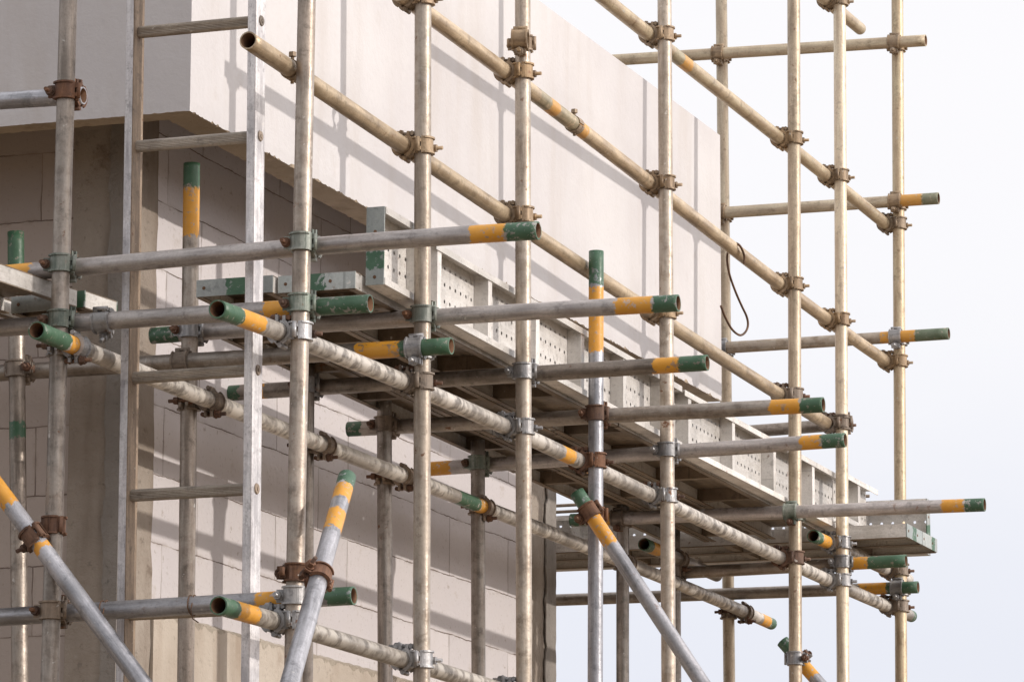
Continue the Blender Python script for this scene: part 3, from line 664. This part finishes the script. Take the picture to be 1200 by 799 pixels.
MAT['parapet'] = wall_noise_mat('painted_render', (.555, .534, .540), (.622, .605, .606), (.47, .42, .38), .38, .8, .25, .12)
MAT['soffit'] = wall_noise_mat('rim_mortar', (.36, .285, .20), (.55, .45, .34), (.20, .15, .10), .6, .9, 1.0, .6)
MAT['concrete'] = wall_noise_mat('rough_concrete', (.36, .31, .25), (.50, .45, .38), (.22, .18, .14), .5, .9, 1.0, .5)
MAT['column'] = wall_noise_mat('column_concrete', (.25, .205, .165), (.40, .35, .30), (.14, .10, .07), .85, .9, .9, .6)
MAT['plinth'] = wall_noise_mat('plinth_concrete', (.40, .34, .28), (.54, .48, .41), (.27, .19, .13), .55, .9, .8, .5)
def block_mat(name, ax, zoff, off, k=(1, 1, 1)):
    m, nt, b, out = new_mat(name); t = NT(nt); v = t.coord(); s = t.sep(v)
    wob = t.math('MULTIPLY', t.math('SUBTRACT', t.noise(v, 6, 3, .6), .5), .014)
    wob2 = t.math('MULTIPLY', t.math('SUBTRACT', t.noise(v, 40, 3, .6), .5), .006)
    bv = t.comb(t.math('ADD', t.math('ADD', s[ax], off), wob), t.math('ADD', t.math('ADD', t.math('SUBTRACT', s[2], zoff), wob2), wob), 0.0)
    br = nt.nodes.new('ShaderNodeTexBrick'); nt.links.new(bv, br.inputs['Vector'])
    br.offset = .42; br.offset_frequency = 2; br.inputs['Scale'].default_value = 1
    br.inputs['Mortar Size'].default_value = .0020; br.inputs['Mortar Smooth'].default_value = .25; br.inputs['Brick Width'].default_value = .61; br.inputs['Row Height'].default_value = .2066
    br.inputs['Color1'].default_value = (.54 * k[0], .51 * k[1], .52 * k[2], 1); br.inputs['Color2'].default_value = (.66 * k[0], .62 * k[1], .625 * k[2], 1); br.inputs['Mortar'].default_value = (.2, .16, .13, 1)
    gap = t.ramp(t.noise(v, 5, 3, .6), .36, .56)
    mort = t.math('MULTIPLY', br.outputs['Fac'], gap)
    n1 = t.ramp(t.noise(v, 2.2, 5, .65), .32, .70)
    base = t.mix(t.math('MULTIPLY', n1, .5), br.outputs['Color'], (.60 * k[0], .56 * k[1], .545 * k[2]))
    base = t.mix(br.outputs['Fac'], base, (.47 * k[0], .43 * k[1], .41 * k[2]))
    pits = t.math('MULTIPLY', t.ramp(t.noise(v, 38, 3, .6), .66, .74), .6); base = t.mix(pits, base, (.33, .28, .24))
    sc_ = t.ramp(t.noise(v, 9, 6, .75), .60, .70); base = t.mix(t.math('MULTIPLY', sc_, .38), base, (.42, .36, .31))
    b2 = nt.nodes.new('ShaderNodeTexBrick'); nt.links.new(bv, b2.inputs['Vector']); b2.offset = .42; b2.offset_frequency = 2; b2.inputs['Scale'].default_value = 1
    b2.inputs['Mortar Size'].default_value = .016; b2.inputs['Mortar Smooth'].default_value = 1; b2.inputs['Brick Width'].default_value = .61; b2.inputs['Row Height'].default_value = .2066
    sm_ = t.math('MULTIPLY', b2.outputs['Fac'], t.ramp(t.noise(v, 11, 5, .7), .45, .62)); base = t.mix(t.math('MULTIPLY', sm_, .45), base, (.40 * k[0], .35 * k[1], .32 * k[2]))
    pr = t.ramp(t.noise(v, 90, 2, .6), .62, .70); base = t.mix(t.math('MULTIPLY', pr, .3), base, (.34 * k[0], .30 * k[1], .27 * k[2]))
    col = t.mix(mort, base, (.17, .13, .11)); nt.links.new(col, b.inputs['Base Color']); b.inputs['Roughness'].default_value = .92
    h = t.math('SUBTRACT', t.math('MULTIPLY', t.noise(v, 50, 4, .6), .35), t.math('MULTIPLY', mort, 1.0)); t.bump(h, .7, .008, b)
    return m
def gridbox(name, lo, hi, mat, label, cat, parent=None, jit=None, group=None):
    b = MB(); o0 = Vector((lo[0], lo[1], lo[2])); b.box((0, 0, 0), tuple(h - l for h, l in zip(hi, lo)))
    o = b.obj(name, mat, parent, loc=o0 if parent is None else o0)
    if label: tag(o, label, cat, group)
    return o
# white parapet: near return and long face, ragged lower arris
def parapet():
    xb, yb, z0, z1, th, tn = -4.80, 10.712, 2.818, 3.895, .107, .082
    yf = 15.88; xl = -9.5
    # one closed profile swept round the corners; the lower arris is chipped
    cor = [((xl, yb), (0, 1), .25), ((xb, yb), None, 0), ((xb, yf), None, 0), ((xl, yf), None, 0)]
    segs = [((xl, yb), (xb, yb), (0, tn), .35), ((xb, yb), (xb, yf), (-th, 0), 1.0), ((xb, yf), (xl, yf), (0, -tn), .3)]
    inn = {0: (0, tn), 1: (-th, tn), 2: (-th, -tn), 3: (0, -tn)}
    V, F, FM = [], [], []; top = z1 - z0; k = 7; rows = 0; tot = 0
    for si, (p0, p1, inw, amp) in enumerate(segs):
        L = math.dist(p0, p1); n = int(L / .010)
        for i in range(n + 1):
            if si and i == 0: continue
            f_ = i / n; q = Vector((p0[0] + (p1[0] - p0[0]) * f_, p0[1] + (p1[1] - p0[1]) * f_, 0)) - Vector((xb, yb, 0)); s_ = tot + L * f_
            a_ = Vector((*inw, 0))
            if i == 0: a_ = Vector((*inn[si], 0))
            if i == n: a_ = Vector((*inn[si + 1], 0))
            am = amp if i not in (0, n) else .2
            c = (max(0, mn.noise(Vector((s_ * 16, 1, 0)))) ** 1.5 * .022 + max(0, mn.noise(Vector((s_ * 55, 1, 3)))) * .012) * am
            e = (.04 + max(0, mn.noise(Vector((s_ * 22, 1, 9)))) * .17 * am)
            w1 = mn.noise(Vector((s_ * 15, 1, 5))) * .005; w2 = mn.noise(Vector((s_ * 40, 1, 15))) * .004
            V += [q + Vector((0, 0, top)), q + Vector((0, 0, .03 + c)), q + a_ * .012 + Vector((0, 0, c)), q + a_ * e + Vector((0, 0, 0)),
                  q + a_ * .5 + Vector((0, 0, w1)), q + a_ * (1 - .03 * am) + Vector((0, 0, w2)), q + a_ + Vector((0, 0, top))]
            rows += 1
        tot += L
    for i in range(rows - 1):
        for j in range(k):
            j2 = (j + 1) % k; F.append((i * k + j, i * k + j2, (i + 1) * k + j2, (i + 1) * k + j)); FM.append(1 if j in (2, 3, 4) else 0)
    F.append(tuple(range(k))); F.append(tuple((rows - 1) * k + j for j in reversed(range(k)))); FM += [0, 0]
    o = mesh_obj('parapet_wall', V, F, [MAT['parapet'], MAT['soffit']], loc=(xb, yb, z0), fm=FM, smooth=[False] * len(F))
    bm = bmesh.new(); bm.from_mesh(o.data); bmesh.ops.recalc_face_normals(bm, faces=bm.faces); bm.to_mesh(o.data); bm.free()
    tag(o, 'white rendered parapet overhanging the block wall, sunlit on its long side', 'wall')
parapet()
gridbox('roof_slab', (-9.4, 10.80, 3.05), (-4.912, 15.79, 3.25), MAT['concrete'], 'rough concrete slab inside the parapet, over the block wall', 'slab')
XW, YW, YE = -5.2, 11.166, 15.0
ZB = 1.4891
wb = MAT['blk_long'] = block_mat('aerated_blocks_long', 1, 0, .27)
wf = MAT['blk_shaded'] = block_mat('aerated_blocks_shaded', 0, .1, .1, (.66, .60, .54))  # same blocks, darkened and browned: the near wall's shade is in the colour
gridbox('block_wall', (XW - .2, 11.378, ZB), (XW - .004, 14.728, 3.048), wb, 'long wall of pale aerated blocks behind the scaffold', 'wall')
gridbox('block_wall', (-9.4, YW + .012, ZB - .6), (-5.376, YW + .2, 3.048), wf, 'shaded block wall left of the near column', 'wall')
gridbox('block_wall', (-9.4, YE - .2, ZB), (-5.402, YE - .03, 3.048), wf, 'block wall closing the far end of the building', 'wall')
def column(name, lo, hi, mat, label):
    b = MB(); o0 = Vector(lo); nx, nz = 6, 60; dx_, dy_, dz_ = (h - l for h, l in zip(hi, lo))
    V, F = [], []
    ring = [(0, 0), (dx_ * .5, 0), (dx_, 0), (dx_, dy_ * .5), (dx_, dy_), (0, dy_)]
    for i in range(nz + 1):
        z = dz_ * i / nz
        for (x, y) in ring:
            e = mn.noise(Vector((x * 9 + lo[1], y * 9, z * 7))) * .006 + mn.noise(Vector((x * 30, y * 30 + lo[1], z * 30))) * .003
            V.append(Vector((x + (e if x > 0 else 0), y - (e if y == 0 else 0), z)))
    k = len(ring)
    for i in range(nz):
        for j in range(k): j2 = (j + 1) % k; F.append((i * k + j, i * k + j2, (i + 1) * k + j2, (i + 1) * k + j))
    F.append(tuple(reversed(range(k)))); F.append(tuple(nz * k + j for j in range(k)))
    o = mesh_obj(name, V, F, mat, loc=o0); tag(o, label, 'column'); return o
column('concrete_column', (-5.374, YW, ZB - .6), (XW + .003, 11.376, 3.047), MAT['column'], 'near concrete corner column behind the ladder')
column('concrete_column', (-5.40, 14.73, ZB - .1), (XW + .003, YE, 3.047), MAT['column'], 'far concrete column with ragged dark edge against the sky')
# dark rough strip of honeycombed concrete on the near column's front edge
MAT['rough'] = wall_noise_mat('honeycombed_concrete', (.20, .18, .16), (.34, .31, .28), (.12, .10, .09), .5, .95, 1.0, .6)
def ragged(name, x0, x1, yy, z0, z1, par, seed, face=1, th=.006):
    V, F = [], []; n = 120
    for i in range(n + 1):
        z = z0 + (z1 - z0) * i / n; e = mn.noise(Vector((seed, 0, z * 9))) * .012 + mn.noise(Vector((seed, 4, z * 34))) * .006
        for y in (yy, yy + th): V += [Vector((x0 + e, y, z)), Vector((x1, y, z))]
    for i in range(n):
        a = i * 4
        for q in ((0, 1, 5, 4), (2, 6, 7, 3), (0, 4, 6, 2), (1, 3, 7, 5)): F.append(tuple(a + j for j in q))
    F.append((0, 2, 3, 1)); F.append(tuple(n * 4 + j for j in (0, 1, 3, 2)))
    mesh_obj(name, V, F, MAT['rough'], par, fm=None)
cols = [o for o in COL.objects if o.name.startswith('concrete_column')]
c0 = cols[0]; ragged('rough_edge', -5.252 + 5.374, XW + 5.374 - .004, -.012, 0, 3.047 - ZB + .6, c0, 2.0, th=.008)
V, F = [], []; n = 140; zc = 3.047 - ZB + .1
for i in range(n + 1):
    z = zc * i / n; e = mn.noise(Vector((7, 0, z * 9))) * .03 + mn.noise(Vector((7, 4, z * 34))) * .012; e2 = mn.noise(Vector((9, 4, z * 20))) * .006
    for x in (.2085, .214): V += [Vector((x, .155 + e, z)), Vector((x, .268 + e2, z))]
for i in range(n):
    a = i * 4
    for q in ((0, 1, 5, 4), (2, 6, 7, 3), (0, 4, 6, 2), (1, 3, 7, 5)): F.append(tuple(a + j for j in q))
F.append((0, 2, 3, 1)); F.append(tuple(n * 4 + j for j in (0, 1, 3, 2)))
mesh_obj('rough_edge', V, F, MAT['rough'], cols[1])
gridbox('ground_beam', (XW - .22, 11.38, .9), (XW + .012, 14.9, ZB - .004), MAT['plinth'], 'tan concrete ground beam under the block wall', 'beam')
gridbox('foundation_wall', (-9.4, YW + .02, GROUND), (XW - .02, YE, .9 - .003), MAT['plinth'], 'lower concrete storey under the ground beam', 'wall')
# mortar squeezed out along the top of the ground beam
V, F = [], []; n = 300
for i in range(n + 1):
    y = 11.39 + 3.3 * i / n; c = abs(mn.noise(Vector((y * 12, 3, 0)))) * .022 + abs(mn.noise(Vector((y * 50, 3, 2)))) * .010
    V += [Vector((XW + .006 + c * .6, y, ZB - .012 - c)), Vector((XW + .012 + c * .8, y, ZB - .002)), Vector((XW - .003, y, ZB + .006 + c * .4)), Vector((XW - .02, y, ZB - .01))]
for i in range(n):
    for j in range(4): j2 = (j + 1) % 4; F.append((i * 4 + j, (i + 1) * 4 + j, (i + 1) * 4 + j2, i * 4 + j2))
F += [(0, 1, 2, 3), tuple(n * 4 + j for j in (3, 2, 1, 0))]
gb = [o for o in COL.objects if o.name.startswith('ground_beam')][0]
mo = mesh_obj('mortar_bead', [v - gb.location for v in V], F, MAT['concrete'], gb)
# ------------------------------------------------------------------ ground and sky
gm, nt, b_, out_ = new_mat('site_soil'); t = NT(nt); v = t.coord()
col = t.mix(t.ramp(t.noise(v, .6, 6, .65), .35, .65), (.15, .105, .065), (.24, .18, .115)); nt.links.new(col, b_.inputs['Base Color']); b_.inputs['Roughness'].default_value = .95
t.bump(t.noise(v, 5, 5, .6), .5, .03, b_)
g = MB(); s = 1500; g.v = [Vector((-s, -s, 0)), Vector((s, -s, 0)), Vector((s, s, 0)), Vector((-s, s, 0))]; g.f = [(0, 1, 2, 3)]; g.uv = [(0, 0)] * 4; g.sm = [False]; g.g = [-1.] * 4; g.y = [-1.] * 4
tag(g.obj('ground', gm, loc=(0, 0, GROUND)), kind='structure')

SUN = Vector((-.58, -.022, -.200)).normalized()         # direction the light travels
to = -SUN; elev = math.asin(to.z); rot = math.atan2(to.x, to.y)
sl = bpy.data.lights.new('sun', 'SUN'); sl.energy = 2.1; sl.angle = math.radians(.8); sl.color = (1, .93, .86)
so = bpy.data.objects.new('sun', sl); so.rotation_euler = SUN.to_track_quat('-Z', 'Y').to_euler(); so.location = (5, 5, 8); link(so)
w = bpy.data.worlds.new('World'); sc.world = w; w.use_nodes = True; nt = w.node_tree
for n in list(nt.nodes): nt.nodes.remove(n)
t = NT(nt); wo = nt.nodes.new('ShaderNodeOutputWorld'); bg = nt.nodes.new('ShaderNodeBackground'); sk = nt.nodes.new('ShaderNodeTexSky')
sk.sky_type = 'NISHITA'; sk.sun_disc = False; sk.sun_elevation = elev; sk.sun_rotation = rot; sk.dust_density = 3; sk.air_density = 1.2
d = nt.nodes.new('ShaderNodeTexCoord').outputs['Generated']; sp = t.sep(d)
h = t.ramp(sp[2], .09, .25)
cl = t.noise(t.vmath('MULTIPLY', d, (2.2, 2.2, 7)), 1.6, 5, .5)
veil = t.mix(h, (8.1, 8.3, 9.2), (9.75, 9.6, 9.8))
veil = t.mix(t.math('MULTIPLY', t.ramp(cl, .45, .7), .5), veil, (9.8, 9.65, 9.85))
# the overcast veil is brightest on the sun's side and dull behind the viewer
dt = nt.nodes.new('ShaderNodeVectorMath'); dt.operation = 'DOT_PRODUCT'; nt.links.new(d, dt.inputs[0]); dt.inputs[1].default_value = (.95, .10, .30)
mX = t.ramp(dt.outputs['Value'], .15, .95); mB = t.ramp(t.math('MULTIPLY', sp[1], -1.0), -.05, .85)
mul = t.math('SUBTRACT', t.math('ADD', 1.0, t.math('MULTIPLY', mX, .85)), t.math('MULTIPLY', mB, .22))
wm = t.mix(mX, (1, 1, 1), (1.0, .97, .95))
veil = t.vmath('MULTIPLY', veil, wm); veil = t.vmath('MULTIPLY', veil, t.comb(mul, mul, mul))
skc = t.mix(.90, sk.outputs[0], veil)
nt.links.new(skc, bg.inputs[0]); bg.inputs[1].default_value = .10
nt.links.new(bg.outputs[0], wo.inputs[0])
# ------------------------------------------------------------------ camera
cd = bpy.data.cameras.new('camera'); cam = bpy.data.objects.new('camera', cd); link(cam); sc.camera = cam
rt, up, fw = (Vector(x) for x in CAM)
cam.matrix_world = Matrix((rt, up, -fw)).transposed().to_4x4()
cd.sensor_fit = 'HORIZONTAL'; cd.sensor_width = 36; cd.lens = FOC / 1200 * 36; cd.clip_end = 5000; cd.clip_start = .1
sc.view_settings.view_transform = 'Standard'; sc.view_settings.look = 'None'; sc.view_settings.exposure = .12; sc.view_settings.gamma = 1
sc.cycles.max_bounces = 8; sc.cycles.transparent_max_bounces = 16
